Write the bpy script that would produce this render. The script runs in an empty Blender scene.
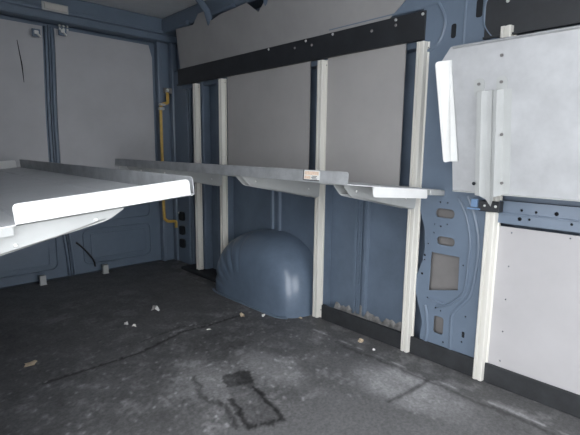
import bpy, bmesh, math, random
from mathutils import Matrix, Vector, noise
random.seed(4)
sc = bpy.context.scene
C = bpy.context.collection
PI = math.pi

# ------------------------------------------------------------------ materials
def mat(name, col, rough=.5, metal=0., var=.0, scale=8., spec=.5, bump=0., bscale=60., col2=None, stretch=None, coat=0.):
    m = bpy.data.materials.new(name); m.use_nodes = True
    nt = m.node_tree; N = nt.nodes; b = N['Principled BSDF']
    b.inputs['Roughness'].default_value = rough
    b.inputs['Metallic'].default_value = metal
    b.inputs['Specular IOR Level'].default_value = spec
    b.inputs['Coat Weight'].default_value = coat
    b.inputs['Base Color'].default_value = (*col, 1)
    tc = N.new('ShaderNodeTexCoord'); mp = N.new('ShaderNodeMapping')
    nt.links.new(tc.outputs['Object'], mp.inputs['Vector'])
    if stretch: mp.inputs['Scale'].default_value = stretch
    if var > 0 or col2:
        n = N.new('ShaderNodeTexNoise'); n.inputs['Scale'].default_value = scale
        n.inputs['Detail'].default_value = 6; n.inputs['Roughness'].default_value = .62
        nt.links.new(mp.outputs['Vector'], n.inputs['Vector'])
        r = N.new('ShaderNodeValToRGB'); e = r.color_ramp.elements
        c2 = col2 or tuple(c*(1-var) for c in col)
        c1 = col if col2 else tuple(min(1, c*(1+var*.5)) for c in col)
        e[0].position = .35; e[0].color = (*c2, 1); e[1].position = .65; e[1].color = (*c1, 1)
        nt.links.new(n.outputs['Fac'], r.inputs['Fac']); nt.links.new(r.outputs['Color'], b.inputs['Base Color'])
    if bump > 0:
        n2 = N.new('ShaderNodeTexNoise'); n2.inputs['Scale'].default_value = bscale; n2.inputs['Detail'].default_value = 4
        nt.links.new(mp.outputs['Vector'], n2.inputs['Vector'])
        bp = N.new('ShaderNodeBump'); bp.inputs['Strength'].default_value = bump; bp.inputs['Distance'].default_value = .004
        nt.links.new(n2.outputs['Fac'], bp.inputs['Height']); nt.links.new(bp.outputs['Normal'], b.inputs['Normal'])
    return m

BLUE   = mat('blue_body_paint', (.150,.195,.258), .38, var=.08, scale=5, coat=.15)
SKIN   = mat('blue_outer_skin', (.138,.180,.240), .45, var=.16, scale=4)
GALV   = mat('galvanised_steel', (.50,.51,.52), .48, metal=.45, var=.16, scale=14, bump=.12, bscale=40)
GALVT  = mat('scuffed_tray_steel', (.53,.535,.545), .5, metal=.2, var=.12, scale=6, bump=.15, bscale=30)
WHITE  = mat('daylit_flange_steel', (.83,.83,.81), .4, var=.04)  # end flange steel whitened to stand for strong daylight on it
GREYC  = mat('pale_grey_coating', (.50,.51,.50), .42, var=.06)
CREAM  = mat('cream_upright_enamel', (.71,.69,.63), .4)
BOARD  = mat('grey_hardboard', (.41,.395,.385), .7, var=.06, scale=3, bump=.05)
BOARDL = mat('pale_hardboard', (.47,.455,.46), .6, var=.06, scale=3, bump=.05)
REARB  = mat('rear_door_hardboard', (.50,.50,.515), .65, var=.07, scale=3, bump=.04)
LINER  = mat('headlining_grey', (.37,.36,.355), .8, var=.08, scale=3)
BLACK  = mat('black_plastic', (.022,.024,.028), .5, var=.2, scale=10)
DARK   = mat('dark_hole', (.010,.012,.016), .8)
GALVN  = mat('daylit_tray_steel', (.76,.77,.78), .45, metal=.1, var=.06, scale=6, bump=.1, bscale=30)  # tray steel lightened to imitate daylight falling on the near shelf
ROOFM  = mat('pale_roof_lining', (.72,.73,.74), .8, var=.05)
GREYD  = mat('grey_brown_insulation', (.20,.19,.185), .8, var=.1)
KICK   = mat('dirty_black_skirting', (.026,.028,.031), .7, var=.35, scale=9, bump=.2)
YEL    = mat('yellow_rod_paint', (.62,.40,.09), .4, var=.15, scale=20)
STEEL  = mat('bright_zinc_bolt', (.85,.85,.82), .3, metal=.3)
CLEAR  = mat('frosted_lamp_lens', (.62,.60,.56), .3, var=.05)
PAPER  = mat('crumpled_paper', (.75,.73,.70), .8, var=.1, scale=40)
LEAF   = mat('pale_dry_leaf', (.62,.50,.36), .8, var=.2, scale=40)
ORANGE = mat('orange_label_print', (.80,.62,.48), .6, var=.2, scale=90)
LABELW = mat('white_label_paper', (.78,.77,.74), .6)
BLUEC  = mat('blue_clip_plastic', (.16,.26,.42), .4)
ASPH   = mat('asphalt_ground', (.20,.20,.20), .9, var=.2, scale=3)
DUST   = mat('pale_floor_dust', (.30,.29,.28), .9, var=.4, scale=25)

# ------------------------------------------------------------------ helpers
def link(name, me, m, parent=None, mats=None):
    o = bpy.data.objects.new(name, me); C.objects.link(o)
    for k in (mats or [m]): me.materials.append(k)
    if parent: o.parent = parent
    return o
def obj(name, bm, m, parent=None, smooth=False, mats=None):
    bmesh.ops.recalc_face_normals(bm, faces=bm.faces)
    me = bpy.data.meshes.new(name); bm.to_mesh(me); bm.free()
    if smooth:
        for p in me.polygons: p.use_smooth = True
    return link(name, me, m, parent, mats)
def pieces(name, bm, m, parent):
    """one object per loose piece"""
    bm.verts.ensure_lookup_table(); seen = set(); out = []
    for v0 in bm.verts[:]:
        if v0 in seen: continue
        stack = [v0]; isl = []; seen.add(v0)
        while stack:
            v = stack.pop(); isl.append(v)
            for e in v.link_edges:
                o_ = e.other_vert(v)
                if o_ not in seen: seen.add(o_); stack.append(o_)
        b2 = bmesh.new(); mp_ = {v: b2.verts.new(v.co) for v in isl}
        for f in {f for v in isl for f in v.link_faces}: b2.faces.new([mp_[v] for v in f.verts])
        out.append(obj(name, b2, m, parent))
    bm.free(); return out
def tag(o, label, cat, group=None):
    o['label'] = label; o['category'] = cat
    if group: o['group'] = group
    return o
def thing(name, label, cat, loc=(0,0,0), group=None):
    o = bpy.data.objects.new(name, None); C.objects.link(o); o.location = loc; o.empty_display_size = .1
    return tag(o, label, cat, group)
def st(o): o['kind'] = 'structure'; return o
def box(bm, x0,x1,y0,y1,z0,z1, bev=0, mi=0):
    b2 = bmesh.new(); r = bmesh.ops.create_cube(b2, size=1)
    for v in b2.verts:
        v.co = Vector((x0+(x1-x0)*(v.co.x+.5), y0+(y1-y0)*(v.co.y+.5), z0+(z1-z0)*(v.co.z+.5)))
    if bev: bmesh.ops.bevel(b2, geom=b2.edges[:], offset=bev, segments=2, affect='EDGES', profile=.5)
    for f in b2.faces: f.material_index = mi
    me = bpy.data.meshes.new('t'); b2.to_mesh(me); b2.free(); bm.from_mesh(me); bpy.data.meshes.remove(me)
def prism(bm, pts, vec, mi=0):
    """closed polygon pts (3-D) extruded along vec"""
    a = [bm.verts.new(p) for p in pts]; b = [bm.verts.new(Vector(p)+Vector(vec)) for p in pts]
    n = len(pts); fs = [bm.faces.new(a), bm.faces.new(b[::-1])]
    for i in range(n): fs.append(bm.faces.new((a[i], b[i], b[(i+1)%n], a[(i+1)%n])))
    for f in fs: f.material_index = mi
def frames(path):
    P = [Vector(p) for p in path]; out = []; up = None
    for i, p in enumerate(P):
        t = (P[min(i+1,len(P)-1)]-P[max(i-1,0)]).normalized()
        if up is None:
            up = Vector((0,0,1)) if abs(t.z) < .9 else Vector((1,0,0))
        s = t.cross(up).normalized(); up = s.cross(t).normalized()
        out.append((p, s, up))
    return out
def tube(bm, path, r, seg=10, flat=1., mi=0):
    rings = []
    fr = frames(path)
    for i, (p, s, u) in enumerate(fr):
        rr = r[i] if isinstance(r, (list, tuple)) else r
        rings.append([bm.verts.new(p + s*rr*math.cos(a)+u*rr*flat*math.sin(a)) for a in [2*PI*k/seg for k in range(seg)]])
    for a, b in zip(rings, rings[1:]):
        for k in range(seg): f = bm.faces.new((a[k], a[(k+1)%seg], b[(k+1)%seg], b[k])); f.material_index = mi
    bm.faces.new(rings[0][::-1]).material_index = mi; bm.faces.new(rings[-1]).material_index = mi
def smoothpath(pts, n=6):
    P = [Vector(p) for p in pts]; P = [P[0]]+P+[P[-1]]; out = []
    for i in range(1, len(P)-2):
        for k in range(n):
            t = k/n; a,b,c,d = P[i-1],P[i],P[i+1],P[i+2]
            out.append(.5*((2*b)+(-a+c)*t+(2*a-5*b+4*c-d)*t*t+(-a+3*b-3*c+d)*t**3))
    out.append(P[-2]); return out
def disc(bm, c, axis, r, h, seg=12, dome=0, mi=0):
    """small bolt / hole cap: cylinder starting at c going along axis"""
    ax = Vector(axis).normalized(); s = ax.orthogonal().normalized(); u = ax.cross(s); c = Vector(c)
    a = [bm.verts.new(c+(s*math.cos(2*PI*k/seg)+u*math.sin(2*PI*k/seg))*r) for k in range(seg)]
    b = [bm.verts.new(c+ax*h+(s*math.cos(2*PI*k/seg)+u*math.sin(2*PI*k/seg))*r*(1-.35*(dome>0))) for k in range(seg)]
    bm.faces.new(a[::-1]).material_index = mi; bm.faces.new(b).material_index = mi
    for k in range(seg): bm.faces.new((a[k], a[(k+1)%seg], b[(k+1)%seg], b[k])).material_index = mi
def rrect(cx, cy, w, h, r, n=6):
    out = []
    for (sx, sy, a0) in ((1,1,0),(-1,1,90),(-1,-1,180),(1,-1,270)):
        for k in range(n+1):
            a = math.radians(a0+90*k/n)
            out.append((cx+sx*(w/2-r)+r*math.cos(a), cy+sy*(h/2-r)+r*math.sin(a)))
    return out
def circ(cx, cy, r, n=12): return [(cx+r*math.cos(2*PI*k/n), cy+r*math.sin(2*PI*k/n)) for k in range(n)]
def plate(name, outer, holes, X, th, m, parent=None, bevel=0.0):
    """sheet in the (Y,z) plane at X with real holes; front face at X, going +X by th"""
    cu = bpy.data.curves.new(name, 'CURVE'); cu.dimensions = '2D'; cu.fill_mode = 'BOTH'
    cu.extrude = th/2; cu.bevel_depth = bevel; cu.bevel_resolution = 2
    for loop in [outer]+holes:
        sp = cu.splines.new('POLY'); sp.points.add(len(loop)-1); sp.use_cyclic_u = True
        for p, q in zip(sp.points, loop): p.co = (q[0], q[1], 0, 1)
    t = bpy.data.objects.new('t', cu); C.objects.link(t)
    dg = bpy.context.evaluated_depsgraph_get(); me = bpy.data.meshes.new_from_object(t.evaluated_get(dg))
    bpy.data.objects.remove(t); bpy.data.curves.remove(cu)
    me.name = name
    me.transform(Matrix(((0,0,1,X+th/2),(1,0,0,0),(0,1,0,0),(0,0,0,1))))
    me.materials.clear()
    return link(name, me, m, parent)

XW = 2.12      # inner plane of the far body frame
XS = 2.215     # outer skin
RY = 4.02      # rear doors

# ------------------------------------------------------------------ floor (stains have their own shapes, in place)
def seg_d(p, a, b):
    ax, ay = a; bx, by = b; dx, dy = bx-ax, by-ay
    t = max(0, min(1, ((p[0]-ax)*dx+(p[1]-ay)*dy)/(dx*dx+dy*dy)))
    return math.hypot(p[0]-ax-t*dx, p[1]-ay-t*dy)
def poly_d(p, pts): return min(seg_d(p, a, b) for a, b in zip(pts, pts[1:]))
def inside(p, poly):
    c = False; n = len(poly)
    for i in range(n):
        (x0,y0),(x1,y1) = poly[i], poly[(i+1)%n]
        if (y0 > p[1]) != (y1 > p[1]) and p[0] < (x1-x0)*(p[1]-y0)/(y1-y0)+x0: c = not c
    return c
def sm(a, b, x):
    t = max(0, min(1, (x-a)/(b-a))); return t*t*(3-2*t)
def fbm(x, y, s, o=4, z=0.):
    return noise.fractal(Vector((x*s, y*s, z)), .9, 2.1, o)
dark_slab = [(.60,1.36),(1.314,1.30),(1.48,1.239),(1.594,.969),(1.711,.616),(1.78,.2),(.60,.2)]
def floorcol(x, y):
    n1 = fbm(x, y, 2.2); n2 = fbm(x, y, 9, 5, 3.); n3 = fbm(x, y, 38, 4, 7.); n4 = noise.noise(Vector((x*1.1, y*1.1, 5)))
    n5 = fbm(x, y, 85, 2, 9.)
    v = .064 + .010*n1 + .012*n2 + .012*n3 + .008*n5
    # dusty worn patches, with their own shapes
    w = sm(-.45, .85, fbm(x, y, 3.2, 5, 11.)+.35*n3+.25*n5)
    z1 = sm(.95, .1, math.hypot((x-1.15)/1.0, (y-1.75)/.75))        # scuffed middle
    z2 = sm(1, .35, math.hypot((x-1.76)/.22, (y-1.02)/.42))        # pale patch by the sill
    z2 = max(z2, sm(1, .4, math.hypot((x-1.42)/.16, (y-1.62)/.30)))
    z3 = sm(1, .1, math.hypot((x-1.05)/.6, (y-3.05)/.55))
    z4 = sm(1, .1, math.hypot((x-1.30)/.60, (y-2.40)/.12))
    v += .062*w*z1 + .115*z2*(.5+.5*w) + .045*w*z3*sm(-.2,.5,n2+.3*n3) + .10*z4*w*sm(-.3,.4,n2+.4*n3)
    v += .035*sm(.15,.8,n2+.6*n3)*sm(1.2,.3,abs(y-1.7))
    v += .06*sm(.62,.80,n3+.5*n5)*sm(1.0,.3,abs(y-1.9))
    if inside((x+.012*n3, y+.012*n2), dark_slab): v = .072 + .012*n1 + .010*n3 + .012*n5
    # smoother dark area beside the wheel arch
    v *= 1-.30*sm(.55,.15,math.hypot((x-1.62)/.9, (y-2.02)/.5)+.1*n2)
    # cut line across the floor covering with black edges
    jx, jy = x+.012*n2, y+.012*n3
    d = poly_d((jx, jy), [(.50,2.235),(.62,2.232),(.983,2.228),(1.319,2.325),(1.46,2.30),(1.74,2.305)])
    v *= 1-.75*sm(.016, .004, d)
    d = poly_d((jx, jy), [(1.05,2.36),(1.32,2.40),(1.50,2.33)]); v *= 1-.5*sm(.012, .003, d)
    d = poly_d((x+.01*n3, y+.01*n2), [(1.601,1.015),(1.76,1.00),(1.91,.994)]); v *= 1-.6*sm(.016, .005, d)
    # outline of a torn rectangular patch
    R = [(1.184,1.72),(1.309,1.675),(1.23,1.513),(1.156,1.242),(1.02,1.30),(1.085,1.52),(1.184,1.72)]
    pr = [(1.176,1.715),(1.309,1.672),(1.255,1.555),(1.130,1.612)]
    if inside((jx, jy), pr): v *= .35
    elif inside((jx, jy), R[:-1]): v *= .68
    d = poly_d((x+.02*n2, y+.02*n3), R[2:6]); v *= 1-.72*sm(.022, .006, d)
    d = poly_d((x+.02*n2, y+.02*n3), [(1.07,1.80),(.99,1.62),(1.04,1.50),(.98,1.33)]); v *= 1-.55*sm(.02, .005, d)
    # grubby strip at the sill
    if x > 1.93+.02*n2: v = .055+.04*sm(-.1,.5,n2+.4*n3)
    d = abs(x-(1.935+.012*n2)); v += .09*sm(.012,.002,d)*sm(-.3,.3,n2)*(1 if y < 2.0 else .2)
    v *= 1-.5*sm(.02,.0,abs(x-(1.90+.02*n2)))*(1 if y < 1.6 else 0)
    return max(.016, v*2.05)
bm = bmesh.new(); cl = bm.loops.layers.float_color.new('col')
x0, x1, y0, y1 = .15, 2.20, -1.2, 4.02; st_ = .0125
nx, ny = int((x1-x0)/st_), int((y1-y0)/st_)
grid = []; cols = {}
for j in range(ny+1):
    row = []
    for i in range(nx+1):
        x = x0+(x1-x0)*i/nx; y = y0+(y1-y0)*j/ny
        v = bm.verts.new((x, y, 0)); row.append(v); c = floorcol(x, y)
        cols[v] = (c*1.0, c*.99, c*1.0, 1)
    grid.append(row)
for j in range(ny):
    for i in range(nx):
        f = bm.faces.new((grid[j][i], grid[j][i+1], grid[j+1][i+1], grid[j+1][i])); f.smooth = True
        for l in f.loops: l[cl] = cols[l.vert]
box(bm, x0, x1, y0, y1, -.05, -.004)
FL = bpy.data.materials.new('worn_black_floor_mat'); FL.use_nodes = True
nt = FL.node_tree; N = nt.nodes; b = N['Principled BSDF']
at = N.new('ShaderNodeAttribute'); at.attribute_name = 'col'
tc = N.new('ShaderNodeTexCoord'); n = N.new('ShaderNodeTexNoise'); n.inputs['Scale'].default_value = 70; n.inputs['Detail'].default_value = 6; n.inputs['Roughness'].default_value = .7
nt.links.new(tc.outputs['Object'], n.inputs['Vector'])
rp = N.new('ShaderNodeMapRange'); rp.inputs['From Min'].default_value = .3; rp.inputs['From Max'].default_value = .7; rp.inputs['To Min'].default_value = .72; rp.inputs['To Max'].default_value = 1.30
nt.links.new(n.outputs['Fac'], rp.inputs['Value'])
mx = N.new('ShaderNodeVectorMath'); mx.operation = 'SCALE'
nt.links.new(at.outputs['Color'], mx.inputs[0]); nt.links.new(rp.outputs['Result'], mx.inputs['Scale'])
nt.links.new(mx.outputs['Vector'], b.inputs['Base Color'])
b.inputs['Roughness'].default_value = .62; b.inputs['Specular IOR Level'].default_value = .35
bp = N.new('ShaderNodeBump'); bp.inputs['Strength'].default_value = .35; bp.inputs['Distance'].default_value = .004
nt.links.new(n.outputs['Fac'], bp.inputs['Height']); nt.links.new(bp.outputs['Normal'], b.inputs['Normal'])
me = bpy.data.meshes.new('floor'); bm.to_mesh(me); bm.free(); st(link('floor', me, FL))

# ------------------------------------------------------------------ shell
bm = bmesh.new(); box(bm, -6, 8, -8, 10, -.72, -.62); st(obj('ground', bm, ASPH))
# far wall: outer skin, waist frame, posts behind the uprights
bm = bmesh.new()
box(bm, XS, XS+.02, -1.2, 4.06, -.05, 2.36)
for (a, b_) in ((-1.2,-.3),(1.86,2.04),(2.97,3.20),(3.30,3.52)):
    box(bm, XW+.012, XS, a+.05, b_-.05, 0, 1.70, .01)
box(bm, XW+.02, XS, -1.2, 3.72, 1.66, 1.86, .006)
box(bm, XW+.03, XS, -1.2, 3.72, .90, .93)
st(obj('wall_right', bm, SKIN))
# pressed ribs in the skin
def rib(y, z0, z1, w=.035, d=.018, label='vertical pressed rib'):
    bm = bmesh.new()
    prism(bm, [(XS, y-w/2, z0), (XS-d, y-w/4, z0), (XS-d, y+w/4, z0), (XS, y+w/2, z0)], (0,0,z1-z0))
    return bm
for y, z0, z1 in ((2.52,.45,.93),(2.44,.45,.93),(1.70,.06,.93),(1.62,.06,.93)):
    o = obj('trim_1', rib(y, z0, z1), BLUE); st(o)
# perforated strip between the two ribs
st(plate('trim_2', [(1.645,.08),(1.675,.08),(1.675,.90),(1.645,.90)], [rrect(1.66, .14+.05*k, .012, .026, .005, 3) for k in range(15)], XS-.022, .003, BLUE))
# ceiling, near wall with the open side doorway, open front, rear frame
bm = bmesh.new(); box(bm, .1, 2.24, -1.2, 4.06, 2.30, 2.34)
for y in (-.4, .45, 1.3, 2.15, 3.0): box(bm, .2, 2.1, y-.03, y+.03, 2.275, 2.30, .01)
st(obj('ceiling', bm, ROOFM))
bm = bmesh.new()
box(bm, .08, .15, 1.30, 4.06, -.05, 2.32); box(bm, .08, .15, -1.2, -.55, -.05, 2.32); box(bm, .08, .15, -.55, 1.30, 2.08, 2.32)
st(obj('wall_left', bm, SKIN))
bm = bmesh.new(); box(bm, .1, 2.24, -1.26, -1.2, -.05, .25); box(bm, .1, 2.24, -1.26, -1.2, 2.12, 2.34); st(obj('unseen_front_strips', bm, LINER))  # unseen front, left open between two strips to bring in more daylight
# rear frame: header, corner pillars, sill
bm = bmesh.new()
box(bm, .15, 2.22, 3.90, RY+.02, 2.10, 2.30, .015); box(bm, .05, 2.26, RY+.065, RY+.09, -.1, 2.36); box(bm, .05, 2.26, 3.98, RY+.09, -.1, -.002)  # tall thin sheet is an added backing that stops light leaking past the doors
box(bm, .15, 2.22, 3.87, 3.93, 2.155, 2.185, .01)
box(bm, .15, .40, 3.93, RY+.02, 0, 2.2, .01)
box(bm, 2.07, 2.22, 3.97, RY+.02, 0, 2.2, .012)
box(bm, 2.035, 2.075, 3.955, RY+.02, 0, 2.14, .012)
st(obj('wall_rear', bm, BLUE))

# ------------------------------------------------------------------ rear doors
def seamx(z): return 1.185 - .075*sm(0, 1.0, z) + .02*sm(1.2, 2.1, z)
def rear_door(name, xa, xb, seam_left):
    # door shell
    bm = bmesh.new()
    n = 14; zs = [.01+2.08*k/n for k in range(n+1)]
    left = [(xa if not seam_left else seamx(z)+.004) for z in zs]; right = [(seamx(z)-.004 if not seam_left else xb) for z in zs]
    for i in range(n):
        z0, z1 = zs[i], zs[i+1]
        pts = [(left[i],RY,z0),(right[i],RY,z0),(right[i+1],RY,z1),(left[i+1],RY,z1)]
        a = [bm.verts.new(p) for p in pts]; bm.faces.new(a)
    bmesh.ops.remove_doubles(bm, verts=bm.verts, dist=1e-5)
    r = bmesh.ops.extrude_face_region(bm, geom=bm.faces[:])
    for v in [g for g in r['geom'] if isinstance(g, bmesh.types.BMVert)]: v.co.y += .05
    d = st(obj(name, bm, BLUE))
    # raised rim next to the seam
    bm = bmesh.new(); s = 1 if seam_left else -1
    path = [(seamx(z)+s*.022, RY-.006, z) for z in [.02+2.05*k/16 for k in range(17)]]
    tube(bm, path, .017, 8, .6); obj('seam_rim', bm, BLUE, d, True)
    # hardboard lining panel, bowed edge along the seam
    bm = bmesh.new(); zs = [.78+(2.065-.78)*k/12 for k in range(13)]
    if seam_left:
        e1 = [(seamx(z)+.045, RY-.016, z) for z in zs]; e2 = [(2.005-.03*sm(1.96,2.065,z), RY-.016, z) for z in zs]
    else:
        e1 = [(.42, RY-.016, z) for z in zs]; e2 = [(seamx(z)-.045, RY-.016, z) for z in zs]
    prism(bm, e1+e2[::-1], (0,.008,0)); obj('lining_panel', bm, REARB, d)
    # pressed lower field with raised border
    bm = bmesh.new()
    xl, xr = (1.30, 1.93) if seam_left else (.48, 1.08)
    for zz0, zz1 in ((.09,.40),(.47,.70)):
        tube(bm, [(p[0], RY-.004, p[1]) for p in rrect((xl+xr)/2, (zz0+zz1)/2, xr-xl, zz1-zz0, .05)+[(xr, (zz0+zz1)/2+(zz1-zz0)/2-.05)]], .010, 6, .7)
    pieces('pressed_border', bm, BLUE, d)
    bm = bmesh.new(); box(bm, xl+.06, xr-.06, RY-.010, RY+.001, .13, .36, .008); obj('raised_field', bm, BLUE, d)
    return d
dr = rear_door('door_2', 1.1, 2.05, True); dl = rear_door('door_1', .40, 1.1, False)
# slot and strap on the right door's lower half
bm = bmesh.new(); tube(bm, smoothpath([(1.235,RY-.02,.30),(1.29,RY-.03,.24),(1.36,RY-.03,.14),(1.385,RY-.02,.06)]), .008, 6); obj('check_strap', bm, BLACK, dr, True)
bm = bmesh.new(); tube(bm, [(.905,RY-.018,1.93),(.925,RY-.018,1.75),(.93,RY-.018,1.62)], [.002,.0045,.002], 6); obj('scratch_mark', bm, DARK, dl)
# floor stops by the rear doors
for x, lb in ((.935,'small pale floor stop, left of the two by the rear doors'),(1.445,'small pale floor stop, right of the two by the rear doors')):
    t = thing('door_stop', lb, 'door stop', (x, 3.93, 0))
    bm = bmesh.new(); box(bm, -.024,.024,-.02,.02,0,.08,.006); obj('stop_body', bm, GREYC, t)
    bm = bmesh.new(); box(bm, -.026,.026,-.026,.026,0,.006,.002); obj('base_plate', bm, GREYC, t)
# latches at the top of the seam
def latch(x, z, lb):
    t = thing('door_latch', lb, 'latch', (x, 3.95, z))
    bm = bmesh.new(); box(bm, -.03,.03,-.015,.0,-.03,.03,.005); obj('latch_plate', bm, BLUE, t)
    bm = bmesh.new(); box(bm, -.018,.012,-.035,-.015,-.012,.014,.004); tube(bm, [(.004,-.028,-.01),(.022,-.034,-.03)], .008, 8); obj('latch_hook', bm, STEEL, t)
    return t
latch(1.025, 1.993, 'bright metal latch left of the rear door seam')
t = latch(1.215, 2.035, 'bright metal latch right of the rear door seam, with four bolts')
bm = bmesh.new()
for dx in (-.02,.008,.036):
    for dz in (.018,.042): disc(bm, (dx, -.015, dz), (0,-1,0), .010, .012, 8, 1)
pieces('bolt', bm, STEEL, t)
# interior lamp over the doors
t = thing('interior_lamp', 'unlit pale rectangular lamp above the rear doors', 'lamp', (1.150, 3.868, 2.185))
bm = bmesh.new(); box(bm, -.095,.095,-.012,.0,-.032,.032,.006); obj('lamp_body', bm, GREYC, t)
bm = bmesh.new(); box(bm, -.08,.08,-.024,-.012,-.022,.022,.005); obj('lamp_lens', bm, CLEAR, t)

# ------------------------------------------------------------------ rear corner
bm = bmesh.new()
box(bm, XW+.03, 2.205, 3.90, 3.97, 0, 2.1, .012); box(bm, XW+.045, 2.21, 3.66, 3.90, 0, 1.84, .01)
co = obj('rear_corner_pillar', bm, BLUE); tag(co, 'dark blue rear corner pillar between rear door and far wall', 'pillar')
for zz in (.47,.33,.20):
    bm = bmesh.new(); prism(bm, [(XW+.022+.0, 3.70+p[0], zz+p[1]) for p in rrect(.09,0,.085,.085,.02,4)], (.02,0,0)); obj('access_hole', bm, DARK, co)
bm = bmesh.new(); tube(bm, [(XW+.045, 3.66, .02),(XW+.045,3.66,1.80)], .013, 8); tube(bm, [(XW+.045,3.60,.02),(XW+.045,3.615,1.80)], .009, 8); pieces('edge_bead', bm, BLUE, co)
bm = bmesh.new(); disc(bm, (XW+.03, 3.83, .50), (-1,0,0), .012, .01, 10, 1); obj('bright_bolt', bm, STEEL, co)
# grey check bracket and yellow rod
t = thing('door_check_bracket', 'dull grey bracket at the top of the yellow rod', 'bracket', (2.14, 3.94, 1.665))
bm = bmesh.new(); box(bm, -.065,.085,-.03,.0,-.030,.022,.006); obj('bracket_arm', bm, GREYD, t)
bm = bmesh.new(); disc(bm, (-.035,-.03,0), (0,-1,0), .016,.01,10,1); obj('bracket_bolt', bm, STEEL, t)
t = thing('yellow_door_rod', 'bent yellow rod running down beside the rear door', 'rod', (0,0,0))
bm = bmesh.new(); tube(bm, smoothpath([(2.095,3.90,1.64),(2.095,3.895,1.565),(2.085,3.89,1.545),(2.04,3.88,1.53),(2.015,3.88,1.50),(2.012,3.88,1.3),(2.012,3.88,.9),(2.012,3.88,.50),(2.03,3.88,.435),(2.07,3.885,.415),(2.13,3.89,.41),(2.142,3.89,.395),(2.142,3.89,.345)], 5), .0145, 10); obj('rod_bar', bm, YEL, t, True)
bm = bmesh.new(); box(bm, 1.992,2.045,3.86,3.90,1.475,1.50,.006); box(bm, 2.0,2.055,3.86,3.90,1.515,1.535,.006); pieces('rod_clip', bm, GREYC, t)

# ------------------------------------------------------------------ upper side lining and roof rail
bm = bmesh.new()
def up(y, z): return (XW-.005-(z-1.83)*.22, y, z)
prism(bm, [up(3.68,1.83), up(3.62,2.15), up(3.34,2.135), up(3.24,2.20), up(3.16,2.20), up(3.08,2.12), up(2.95,2.14), up(2.62,2.15), up(2.51,2.07), up(2.40,2.14), up(.6,2.20), up(1.15,2.02), up(1.36,1.90), up(1.46,1.83)], (.006,0,0))
lin = obj('side_lining_panel', bm, LINER); tag(lin, 'grey lining board sloping inward above the black rail', 'panel')
bm = bmesh.new(); box(bm, 2.06, 2.215, -1.2, 4.0, 2.16, 2.30, .02)
box(bm, 2.11, 2.215, -1.2, 1.9, 1.84, 2.2, .01)
for y in (3.12, 2.42, 2.0):
    tube(bm, [(2.075,y,2.10),(2.02,y-.03,2.19),(1.90,y-.06,2.27)], .03, 8, .6)
for y in (3.55, 2.9, 2.62): tube(bm, [(2.055,y,2.17),(2.055,y-.12,2.17)], .02, 8)
st(obj('trim_3', bm, BLUE))

# ------------------------------------------------------------------ black mounting rails
def rail(y0, y1, z0, z1, screws, lb):
    t = thing('mounting_rail', lb, 'rail', (0,0,0), None)
    bm = bmesh.new(); box(bm, 2.103, 2.118, y0, y1, z0, z1, .002); box(bm, 2.09, 2.118, y0, y1, z0-.003, z0+.006, .001); obj('rail_plate', bm, BLACK, t)
    for k, (y, z) in enumerate(screws):
        bm = bmesh.new(); disc(bm, (2.103, y, z), (-1,0,0), .0085, .006, 10, 1)
        obj('screw', bm, GREYC if k % 2 == 0 else GREYD, t)
    return t
rail(1.235, 3.71, 1.69, 1.83, [(2.444,1.818),(2.182,1.788),(2.081,1.816),(2.027,1.783),(1.852,1.818),(1.564,1.787),(1.409,1.815),(1.408,1.788),(1.25,1.813)], 'long black mounting rail above the cream uprights, near the rear')
rail(-1.1, .93, 1.64, 2.02, [(.835,1.785),(.3,1.785)], 'black board above the folded shelf at upper right')

# ------------------------------------------------------------------ lining panels on the far wall
def panel(y0, y1, z0, z1, m, lb, bend=0, chips=()):
    o = plate('lining_panel', [(y0,z0),(y1,z0),(y1,z1),(y0,z1)], [circ(a,b,.004,8) for a,b in chips], XW-.008, .006, m)
    return tag(o, lb, 'panel', None)
pa = panel(2.045, 2.955, .935, 1.695, BOARD, 'larger grey hardboard panel above the long shelf, left of two')
pb = panel(1.345, 1.895, .935, 1.695, BOARD, 'narrower grey hardboard panel above the long shelf, right of two')
pc = panel(-1.1, .798, .075, .785, BOARDL, 'large pale grey hardboard panel low on the wall at right', 0, [(.735,.76),(.735,.60),(.735,.44),(.735,.28),(.735,.13),(.5,.77)])
bm = bmesh.new(); box(bm, XW-.009, XW-.0075, 1.42, 1.50, 1.02, 1.10); obj('faint_patch', bm, GREYD, pb) if False else bm.free()

# blue waist rail to the right, with holes
hol = [circ(.70,.868,.006),(circ(.64,.866,.006)),circ(.56,.868,.009,12),circ(.705,.828,.009,12),circ(.665,.83,.006),circ(.40,.865,.008),circ(.42,.825,.006),circ(.50,.83,.006),circ(.30,.868,.009),circ(.2,.83,.006)]
o = plate('waist_rail', [(-1.1,.80),(.80,.80),(.80,.905),(-1.1,.905)], hol, XW-.012, .005, BLUE); tag(o, 'blue perforated waist rail below the folded shelf', 'rail')
bm = bmesh.new(); box(bm, XW-.02, XW-.010, -1.1, .80, .845, .852, .002); obj('pressed_crease', bm, BLUE, o)
bm = bmesh.new(); box(bm, XW+.01, XW+.014, -1.1, .80, .80, .905); obj('rail_backing', bm, DARK, o)

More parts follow.
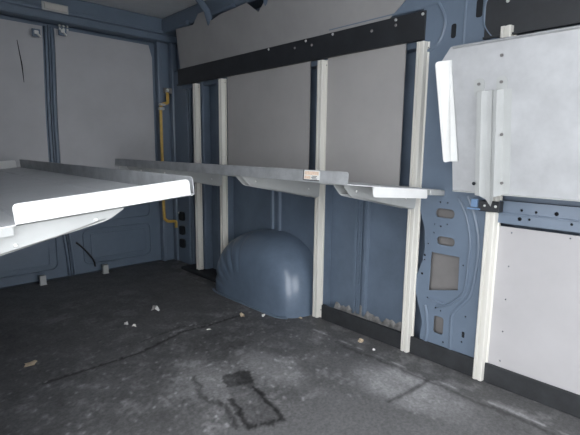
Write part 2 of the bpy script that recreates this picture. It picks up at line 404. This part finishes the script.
# ------------------------------------------------------------------ perforated body pillar
outer = [(.80,.03),(1.16,.03),(1.165,.12),(1.155,.20),(1.18,.28),(1.205,.36),(1.205,.46),(1.175,.54),(1.165,.62),(1.175,.72),(1.20,.80),(1.235,.86),(1.25,.93),(1.25,1.2),(1.25,1.50),(1.25,2.05),(.80,2.05)]
holes = [rrect(1.066,.812,.105,.050,.024), rrect(1.052,.668,.10,.048,.023), [(1.128,.60),(1.132,.385),(.968,.425),(.972,.60)], rrect(1.062,.21,.058,.098,.014)]
holes += [circ(a,b,r,10) for a,b,r in ((1.095,.868,.006),(1.055,.868,.006),(1.12,.75,.005),(1.085,.742,.007),(1.05,.757,.005),(1.12,.705,.005),(1.15,.64,.006),(1.165,.575,.007),(1.165,.55,.006),(.952,.56,.006),(1.175,.47,.009),(1.135,.345,.006),(1.085,.30,.006),(1.055,.292,.006),(.92,.30,.006),(.93,.16,.0065),(1.03,.125,.007),(.955,.075,.006),(1.13,.14,.005))]
holes += [rrect(.925,.20,.018,.036,.008), rrect(1.085,1.705,.03,.07,.012), rrect(.965,1.785,.035,.085,.012)]
p = plate('body_pillar', outer, holes, XW-.006, .004, BLUE, None, .0015)
tag(p, 'blue perforated body pillar with oval and square holes between two cream uprights', 'pillar')
bm = bmesh.new()
for pts in ([(1.0,.90),(.955,.82),(.925,.70),(.925,.58),(.93,.46),(.95,.40),(1.02,.335),(1.075,.31)],[(.955,.91),(.915,.82),(.885,.70),(.885,.58),(.90,.44),(.925,.38),(.985,.30),(.99,.2),(.985,.04)],[(1.12,.345),(1.04,.335)],[(1.145,.30),(1.125,.20),(1.13,.08)]):
    tube(bm, smoothpath([(XW-.006,a,b) for a,b in pts]), .011, 8, .7)
pieces('pressed_ridge', bm, BLUE, p)
bm = bmesh.new(); tube(bm, [(XW-.006,1.03,1.40),(XW-.006,1.03,2.05)], .007, 8); tube(bm, smoothpath([(XW-.006,1.25,1.62),(XW-.006,1.16,1.66),(XW-.006,1.13,1.76),(XW-.006,1.17,1.85)]), .010, 8); tube(bm, smoothpath([(XW-.006,.87,1.62),(XW-.006,.93,1.70),(XW-.006,.93,1.8),(XW-.006,.88,1.86)]), .012, 8)
pieces('upper_ridge', bm, BLUE, p)
bm = bmesh.new(); box(bm, XW+.03, XW+.035, .84, 1.148, .04, 1.0); obj('insulation_sheet', bm, GREYD, p)
bm = bmesh.new()  # dark fills that stand for the shade inside the small holes
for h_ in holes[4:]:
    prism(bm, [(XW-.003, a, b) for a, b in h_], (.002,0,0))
pieces('hole_shade', bm, DARK, p)
bm = bmesh.new(); disc(bm, (XW-.006,1.235,.872), (-1,0,0), .016, .012, 12); tube(bm, [(XW-.02,1.235+.016*math.cos(a),.872+.016*math.sin(a)) for a in [2*PI*k/12 for k in range(13)]], .004, 6); obj('locating_bolt', bm, GREYC, p, True)

# ------------------------------------------------------------------ uprights: folded channel with side lips and a central groove
def make_upright(z0, z1):
    prof = [(0,-.034),(-.010,-.034),(-.012,-.026),(-.040,-.022),(-.044,-.018),(-.044,-.006),(-.039,-.004),(-.039,.004),(-.044,.006),(-.044,.018),(-.040,.022),(-.012,.026),(-.010,.034),(0,.034)]
    inner = [(.0,-.030),(-.006,-.030),(-.010,-.023),(-.036,-.019),(-.036,.019),(-.010,.023),(-.006,.030),(0,.030)][::-1]
    bm = bmesh.new(); prism(bm, [(x,y,z0) for x,y in prof+inner[1:-1]], (0,0,z1-z0)); return bm
ups = [(3.40,'cream upright farthest from camera, nearest the yellow rod'),(3.01,'cream upright left of the wheel arch, second from the rear'),(1.93,'cream upright just right of the wheel arch'),(1.24,'cream upright left of the perforated blue pillar'),(.825,'cream upright under the folded shelf, nearest the camera')]
protochildren = None
for i, (y, lb) in enumerate(ups):
    t = thing('shelf_upright', lb, 'upright', (XW, y, 0), 'cream shelf uprights')
    if protochildren is None:
        protochildren = [obj('channel', make_upright(.008, 1.675), CREAM, t)]
        bm = bmesh.new(); box(bm, -.003,.0,-.034,.034,.0,.012,.001); protochildren.append(obj('foot_plate', bm, GREYC, t))
        for zz in (1.645, .06):
            bm = bmesh.new(); disc(bm, (-.011, -.030, zz), (-1,0,0), .0035, .003, 8); disc(bm, (-.011, .030, zz), (-1,0,0), .0035, .003, 8); protochildren += pieces('rivet', bm, GREYD, t)
    else:
        for ch in protochildren:
            c = ch.copy(); C.objects.link(c); c.parent = t

# ------------------------------------------------------------------ wheel arch
bm = bmesh.new(); NP, NT = 72, 26; rows = []
yc, a_, b_, c_ = 2.44, .54, .515, .325
def sp(v, e): return math.copysign(abs(v)**e, v)
for j in range(NT+1):
    th = PI/2*j/NT; row = []
    for i in range(NP+1):
        ph = PI*i/NP
        rr = sp(math.cos(th), .42); xx = sp(math.sin(th), .50)
        cy_, cz_ = sp(math.cos(ph), .86), sp(math.sin(ph), .70)
        y = yc+(a_ if cy_ > 0 else .455)*rr*cy_; z = b_*rr*cz_
        # the top slopes down a little toward the aisle, front end fuller
        z *= 1-.12*xx**2
        dep = c_*xx
        if ph < PI*.42 and j > 3:
            ribw = max(0, math.cos((PI*.42-ph)*22))**3; dep -= .020*ribw*sm(.45,.7,rr)
        row.append(bm.verts.new((XS-dep, y, max(z, -.001))))
    rows.append(row)
for j in range(NT):
    for i in range(NP):
        try: bm.faces.new((rows[j][i], rows[j][i+1], rows[j+1][i+1], rows[j+1][i]))
        except ValueError: pass
bmesh.ops.remove_doubles(bm, verts=bm.verts, dist=1e-5)
ARCHM = mat('glossy_blue_arch', (.142,.188,.255), .30, var=.15, scale=6, coat=.4)
wa = obj('wheel_arch', bm, ARCHM, None, True); tag(wa, 'rounded blue wheel arch with fan-shaped ribs on the floor', 'wheel arch')
bm = bmesh.new()
tube(bm, smoothpath([(XS-.30,2.90,.004),(1.882,2.78,.004),(1.882,2.4,.004),(1.886,2.15,.004),(1.90,2.09,.004),(1.93,2.04,.004)]), .010, 6, .6); obj('arch_flange', bm, BLUE, wa, True)

# ------------------------------------------------------------------ skirting
bm = bmesh.new(); box(bm, XW-.020, XW+.0, -1.1, 1.89, 0, .10, .004); st(obj('baseboard_right', bm, KICK))
bm = bmesh.new(); box(bm, XW+.0, XS, -1.1, 1.86, .0, .055, .004); box(bm, 2.02, XS, 2.98, 3.6, .0, .03, .01); st(obj('baseboard_rear', bm, KICK))
# dust lying in the bottom of the bay
bm = bmesh.new(); n = 40
for k in range(n):
    y0_ = 1.30+.56*k/n; y1_ = y0_+.56/n
    h0 = .10+.05*noise.noise(Vector((y0_*7,0,0)))+.03*noise.noise(Vector((y0_*30,2,0))); h1 = .10+.05*noise.noise(Vector((y1_*7,0,0)))+.03*noise.noise(Vector((y1_*30,2,0)))
    vs = [bm.verts.new(q) for q in ((XS-.03,y0_,.05),(XS-.03,y1_,.05),(XS-.001,y1_,h1),(XS-.001,y0_,h0))]; bm.faces.new(vs)
o = obj('settled_dust', bm, DUST); o['kind'] = 'stuff'; o['label'] = 'pale dust settled at the foot of the blue bay'; o['category'] = 'dust'

# ------------------------------------------------------------------ shelves
def arc_poly(pts, r, n=5):
    """round the listed corners of a 2-D polygon: pts = [(x,y,round?)]"""
    out = []; m = len(pts)
    for i, (x, y, q) in enumerate(pts):
        if not q: out.append((x, y)); continue
        p = Vector((x, y)); a = Vector(pts[i-1][:2]); b = Vector(pts[(i+1)%m][:2]); rr = q if q is not True else r
        da = (a-p).normalized()*rr; db = (b-p).normalized()*rr
        for k in range(n+1):
            t = k/n; out.append(tuple((p+da)*(1-t)**2 + p*2*t*(1-t) + (p+db)*t*t))
    return out
def arm(bm_, x_tip, yw, d0=.105, d1=.035, ears=False, point=False):
    """tapered folded-sheet support arm under a tray; local x from hinge, centred on y=0"""
    h = yw/2; th = .003
    prof = arc_poly([(0,-.003,0),(x_tip,-.003,0),(x_tip,-.012,0),(x_tip-.05,-d1-.01,.02),(.03,-d0,.012),(0,-d0+.01,0)], .02)
    for s in (-1, 1):
        prism(bm_, [(x, s*h-(th if s > 0 else 0), z) for x, z in prof], (0, th, 0))
    # web joining the two sides, in two facets
    a = [(x_tip-.06,-d1-.006),(x_tip*.5,-(d0+d1)/2-.004),(.03,-d0+.002)]
    for (p, q) in zip(a, a[1:]):
        prism(bm_, [(p[0],-h,p[1]),(q[0],-h,q[1]),(q[0],-h,q[1]+th),(p[0],-h,p[1]+th)], (0,2*h,0))
    for s in (-1, 1):   # flanges against the tray
        box(bm_, .03, x_tip-.03, min(s*h, s*(h+.018)), max(s*h, s*(h+.018)), -.006, -.003)
def make_shelf(root, L, D, ysg, end_up, fl0, fl1, cham, lip_h, armlist, m_end, fold=False, lc=None, splay=0., ear=0., m_tray=None):
    """local frame: x away from the wall, z up, y along; y runs 0 .. ysg*L from the end nearest the doorway"""
    s = ysg; t = .003
    def P(x, y): return (x, s*y, 0)
    bm = bmesh.new()
    outline = ([(0,0),(fl1-.03,0),(fl1,-ear),(D,0)] if ear else [(0,0),(D-cham*.9,0),(D,cham)])+[(D,L-cham),(D-cham*.9,L),(0,L)]
    prism(bm, [(x, s*y, -t) for x, y in outline], (0,0,t))
    lc = cham*.9 if lc is None else lc
    # pressed stiffening folds along the tray
    for fx in (.14, D-.17):
        prism(bm, [(fx-.012,s*.04,0),(fx-.004,s*.04,.004),(fx+.004,s*.04,.004),(fx+.012,s*.04,0)], (0,s*(L-.08),0))
    obj('tray', bm, m_tray or GALVT, root)
    # aisle lip, raised, rounded ends
    bm = bmesh.new(); q = arc_poly([(lc,-.004,0),(L-lc,-.004,0),(L-lc,lip_h,.014),(lc,lip_h,.014)], .014)
    prism(bm, [(D-.002, s*y, z) for y, z in q], (.003,0,0))
    tube(bm, [(D-.0005, s*(lc+.012), lip_h-.002),(D-.0005, s*(L-lc-.012), lip_h-.002)], .003, 6)
    if fold: tube(bm, [(D-.004, s*.01, -.004),(D-.004, s*(L-.01), -.004)], .006, 8)
    lip = obj('front_lip', bm, GALV, root)
    # end flanges
    for yy in (0, L):
        bm = bmesh.new(); z1 = .056 if end_up else (-.058 if fold else -.046); z0 = -.003
        q = arc_poly([(fl0,z0,0),(fl0,z1,.014),(fl1,z1,.016),(fl1,z0,0)], .016)
        sg = -1 if yy == 0 else 1
        def sl(x): return splay*(.35+.65*(x-fl0)/(fl1-fl0)) if fold else splay
        prism(bm, [(x, s*((yy if yy == 0 else L-.004)+sg*abs(z-z0)*sl(x)), z) for x, z in q], (0,s*.004,0))
        if fold and yy == 0: prism(bm, [(fl0,0,-.022),(fl0,s*.035,-.020),(fl1,s*.004,-.010),(fl1,0,-.012)], (0,0,.003))
        obj('end_flange', bm, m_end, root)
    # wall-side return
    bm = bmesh.new(); rr_ = -.014 if fold else -.026; q = arc_poly([(.0,0,0),(L,0,0),(L,rr_,.012),(0,rr_,.012)], .012)
    prism(bm, [(0, s*y, z) for y, z in q], (.003,0,0)); 
    if not fold: box(bm, -.05 if not end_up else 0, .10, min(0,s*.06), max(0,s*.075), -.030, -.002, .004)
    obj('rear_return', bm, GREYC, root)
    for (ya, xt, w, d0, d1) in armlist:
        bm = bmesh.new(); arm(bm, xt, w, d0, d1)
        bmesh.ops.translate(bm, verts=bm.verts, vec=(0, s*ya, 0)); a_o = obj('support_arm', bm, GREYC, root)
        bm = bmesh.new()
        for xx in (.10, xt-.09): disc(bm, (xx, s*ya-s*(w/2), -.03-.03*(xx<.2)), (0,-s,0), .006, .004, 10, 1)
        pieces('rivet', bm, STEEL, a_o)
    return lip
def place(root, origin, xdir, zdir):
    x = Vector(xdir).normalized(); z = Vector(zdir).normalized(); y = z.cross(x)
    root.matrix_world = Matrix(((x.x,y.x,z.x,origin[0]),(x.y,y.y,z.y,origin[1]),(x.z,y.z,z.z,origin[2]),(0,0,0,1)))
A = math.radians
# long far shelf
sh = thing('folding_shelf', 'long grey steel shelf along the far wall with an orange and white sticker', 'shelf', (0,0,0))
th = A(4.6)
lip = make_shelf(sh, 2.56, .645, -1, False, .135, .575, .075, .050, [(.165,.60,.06,.115,.045),(.855,.62,.06,.115,.045),(1.935,.60,.06,.115,.045),(2.325,.60,.06,.115,.045)], WHITE, lc=.080, splay=.12)
place(sh, (2.072,1.075,.936), (-math.cos(th),0,math.sin(th)), (math.sin(th),0,math.cos(th)))
bm = bmesh.new(); box(bm, .6465,.6475,-0.3390,-0.2390,.006,.048); stk = obj('sticker', bm, LABELW, lip)
bm = bmesh.new(); box(bm, .6475,.6479,-0.3320,-0.2460,.028,.044); box(bm, .6475,.6479,-0.3320,-0.2940,.010,.024); pieces('orange_print', bm, ORANGE, lip)
bm = bmesh.new()
for k, (a, b2) in enumerate(((-0.2840,-0.2540),(-0.2890,-0.2590),(-0.2840,-0.2540))): box(bm, .6479,.6482,a,b2,.010+.006*k,.0125+.006*k)
box(bm, .6475,.6482,-0.3410,-0.3360,.004,.050); box(bm, .6475,.6482,-0.3355,-0.2390,.003,.007); pieces('sticker_lettering', bm, BLACK, lip)
# near shelf
sn = thing('folding_shelf', 'grey steel shelf at left with a bright white end lip facing the camera', 'shelf', (0,0,0))
th = A(5.0)
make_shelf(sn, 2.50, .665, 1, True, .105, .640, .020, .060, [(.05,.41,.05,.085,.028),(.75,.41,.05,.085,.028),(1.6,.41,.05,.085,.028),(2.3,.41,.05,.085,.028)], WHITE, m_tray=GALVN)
place(sn, (.160,1.34,.912), (math.cos(th),0,math.sin(th)), (-math.sin(th),0,math.cos(th)))
# folded shelf
sf = thing('folding_shelf', 'grey steel shelf folded up flat against the wall at right, underside showing', 'shelf', (0,0,0))
th = A(80.3)
make_shelf(sf, 1.75, .655, 1, False, .147, .600, .020, .050, [], WHITE, fold=True, lc=.03, splay=.88, ear=.045)
place(sf, (2.030,.991,.940), (-math.cos(th),0,math.sin(th)), (math.sin(th),0,math.cos(th)))
# its support arm: two-sided folded arm with rounded ears, hanging from the tray
bm = bmesh.new(); t = .003
yL, yR, yV = .150, .262, .185
tipx = .505
# section across the arm (y, z): flange, side up, valley, side, ridge, flange
sec = [(.120,-.003),(.128,-.045),(.150,-.050),(.170,-.028),(.188,-.024),(.200,-.050),(.215,-.055),(.232,-.003),(.262,-.003)]
for i in range(len(sec)-1):
    (ya, za), (yb, zb) = sec[i], sec[i+1]
    k = .6
    pts = [({3:-.02,4:-.05,5:-.045}.get(i,.0), ya, za*1.0), ({2:-.02,3:-.05,4:-.045}.get(i,.0), yb, zb*1.0), (tipx-.05, yb, zb*k), (tipx-.05, ya, za*k)]
    prism(bm, pts, (0,0,-t))
for yy in (.128, .222):
    prism(bm, [(tipx-.052+p[0], yy+p[1], -.004) for p in arc_poly([(-.02,-.022,0),(.055,-.022,.02),(.055,.022,.02),(-.02,.022,0)], .02)], (0,0,-t))
ar = obj('support_arm', bm, GREYC, sf)
bm = bmesh.new()
for (x, y) in ((tipx-.02,.222),(tipx-.02,.128),(tipx+.085,.222),(.10,.14),(.06,.24),(.27,.236)): disc(bm, (x,y,-.008 if x > .3 else -.03), (0,0,-1), .0065, .006, 10)
pieces('rivet', bm, GREYD, ar)
bm = bmesh.new(); disc(bm, (tipx-.09,-.145+.29,-.020), (0,0,-1), .008, .003, 10); disc(bm, (.06,.135,-.072), (0,0,-1), .008, .003, 10); pieces('punched_hole', bm, DARK, ar)
# hinge bracket where the folded shelf meets its upright
t_ = thing('hinge_bracket', 'dark steel hinge bracket clamping the folded shelf to the nearest upright', 'bracket', (XW-.045, .825, .88))
bm = bmesh.new(); box(bm, -.016,.0,-.042,.045,-.028,.022,.004); box(bm, -.020,.03,-.046,-.040,-.028,.022,.002); box(bm, -.020,.03,.040,.046,-.028,.022,.002); obj('clamp_plate', bm, GREYD if False else BLACK, t_)
bm = bmesh.new(); disc(bm, (-.020,-.030,.0), (-1,0,0), .007,.006,10,1); disc(bm, (-.020,.02,.0), (-1,0,0), .006,.004,10,1); pieces('bracket_bolt', bm, STEEL, t_)
bm = bmesh.new(); box(bm, -.03,-.012,.052,.082,-.012,.028,.004); tube(bm, [(-.02,.04,-.02),(-.02,.10,-.02)], .004, 6); obj('blue_clip', bm, BLUEC, t_)

# ------------------------------------------------------------------ litter on the floor
def scrap(name, x, y, r, m, lb, cat, h=.012, flat=False):
    bm = bmesh.new(); n = 9; ring = []
    c = bm.verts.new((0,0,h)); 
    for k in range(n):
        a = 2*PI*k/n; q = r*random.uniform(.55,1.1); ring.append(bm.verts.new((q*math.cos(a), q*math.sin(a)*.7, random.uniform(.001, h))))
    mid = [bm.verts.new((v.co.x*.5, v.co.y*.5, random.uniform(h*.3,h*1.3))) for v in ring]
    for k in range(n):
        bm.faces.new((ring[k], ring[(k+1)%n], mid[(k+1)%n], mid[k])); bm.faces.new((mid[k], mid[(k+1)%n], c))
    r_ = bmesh.ops.extrude_face_region(bm, geom=bm.faces[:])
    for v in [g for g in r_['geom'] if isinstance(g, bmesh.types.BMVert)]: v.co.z = max(.0, v.co.z-.002)
    o = obj(name, bm, m); o.location = (x, y, 0.0); o.rotation_euler.z = random.uniform(0, 3); return tag(o, lb, cat)
scrap('paper_scrap', 1.341, 2.765, .042, PAPER, 'white crumpled paper scrap left of the wheel arch', 'litter', .035)
scrap('paper_scrap', 1.090, 2.655, .022, PAPER, 'small white paper bit in the dusty middle of the floor', 'litter', .02)
scrap('paper_scrap', 1.115, 2.600, .018, PAPER, 'tiny white paper bit beside another in the floor middle', 'litter', .015)
scrap('dry_leaf', 1.735, 2.28, .028, LEAF, 'curled tan leaf at the end of the floor cut line', 'litter', .02)
scrap('dry_leaf', 2.015, 1.49, .030, LEAF, 'pale dry leaf lying by the dark skirting', 'litter', .014)
scrap('paper_scrap', 1.975, 1.37, .014, PAPER, 'tiny pale crumb just right of the dry leaf', 'litter', .01)
scrap('paper_scrap', 1.845, 2.19, .016, PAPER, 'small pale crumb at the foot of the wheel arch', 'litter', .012)
scrap('dry_leaf', .505, 2.49, .040, LEAF, 'flat beige scrap alone on the floor at far left', 'litter', .008)
scrap('paper_scrap', 2.0, 1.985, .016, LEAF, 'small tan crumb by the upright beside the wheel arch', 'litter', .01)
scrap('paper_scrap', 1.44, 2.24, .016, PAPER, 'small grey paper bit lying on the floor cut line', 'litter', .008)

# ------------------------------------------------------------------ camera (standing just outside the side doorway)
M = [[0.72534542,-0.097938,0.68138254],[-0.68828712,-0.11987939,0.71546472],[0.01161254,-0.98794589,-0.15436343]]
cam = bpy.data.cameras.new('camera'); co_ = bpy.data.objects.new('camera', cam); C.objects.link(co_)
cam.sensor_width = 36; cam.lens = 438.663/580*36; cam.clip_start = .02
co_.matrix_world = Matrix([[M[i][0], -M[i][1], -M[i][2], (0,0,1.13)[i]] for i in range(3)]+[[0,0,0,1]])
sc.camera = co_

# ------------------------------------------------------------------ daylight through the doorway and the open front
w = bpy.data.worlds.new('overcast'); sc.world = w; w.use_nodes = True
bg = w.node_tree.nodes['Background']; bg.inputs['Color'].default_value = (.93,.96,1,1); bg.inputs['Strength'].default_value = 3.0
sc.view_settings.view_transform = 'Standard'; sc.view_settings.look = 'None'; sc.view_settings.gamma = 1; sc.view_settings.use_curve_mapping = False
sc.view_settings.exposure = 0.6
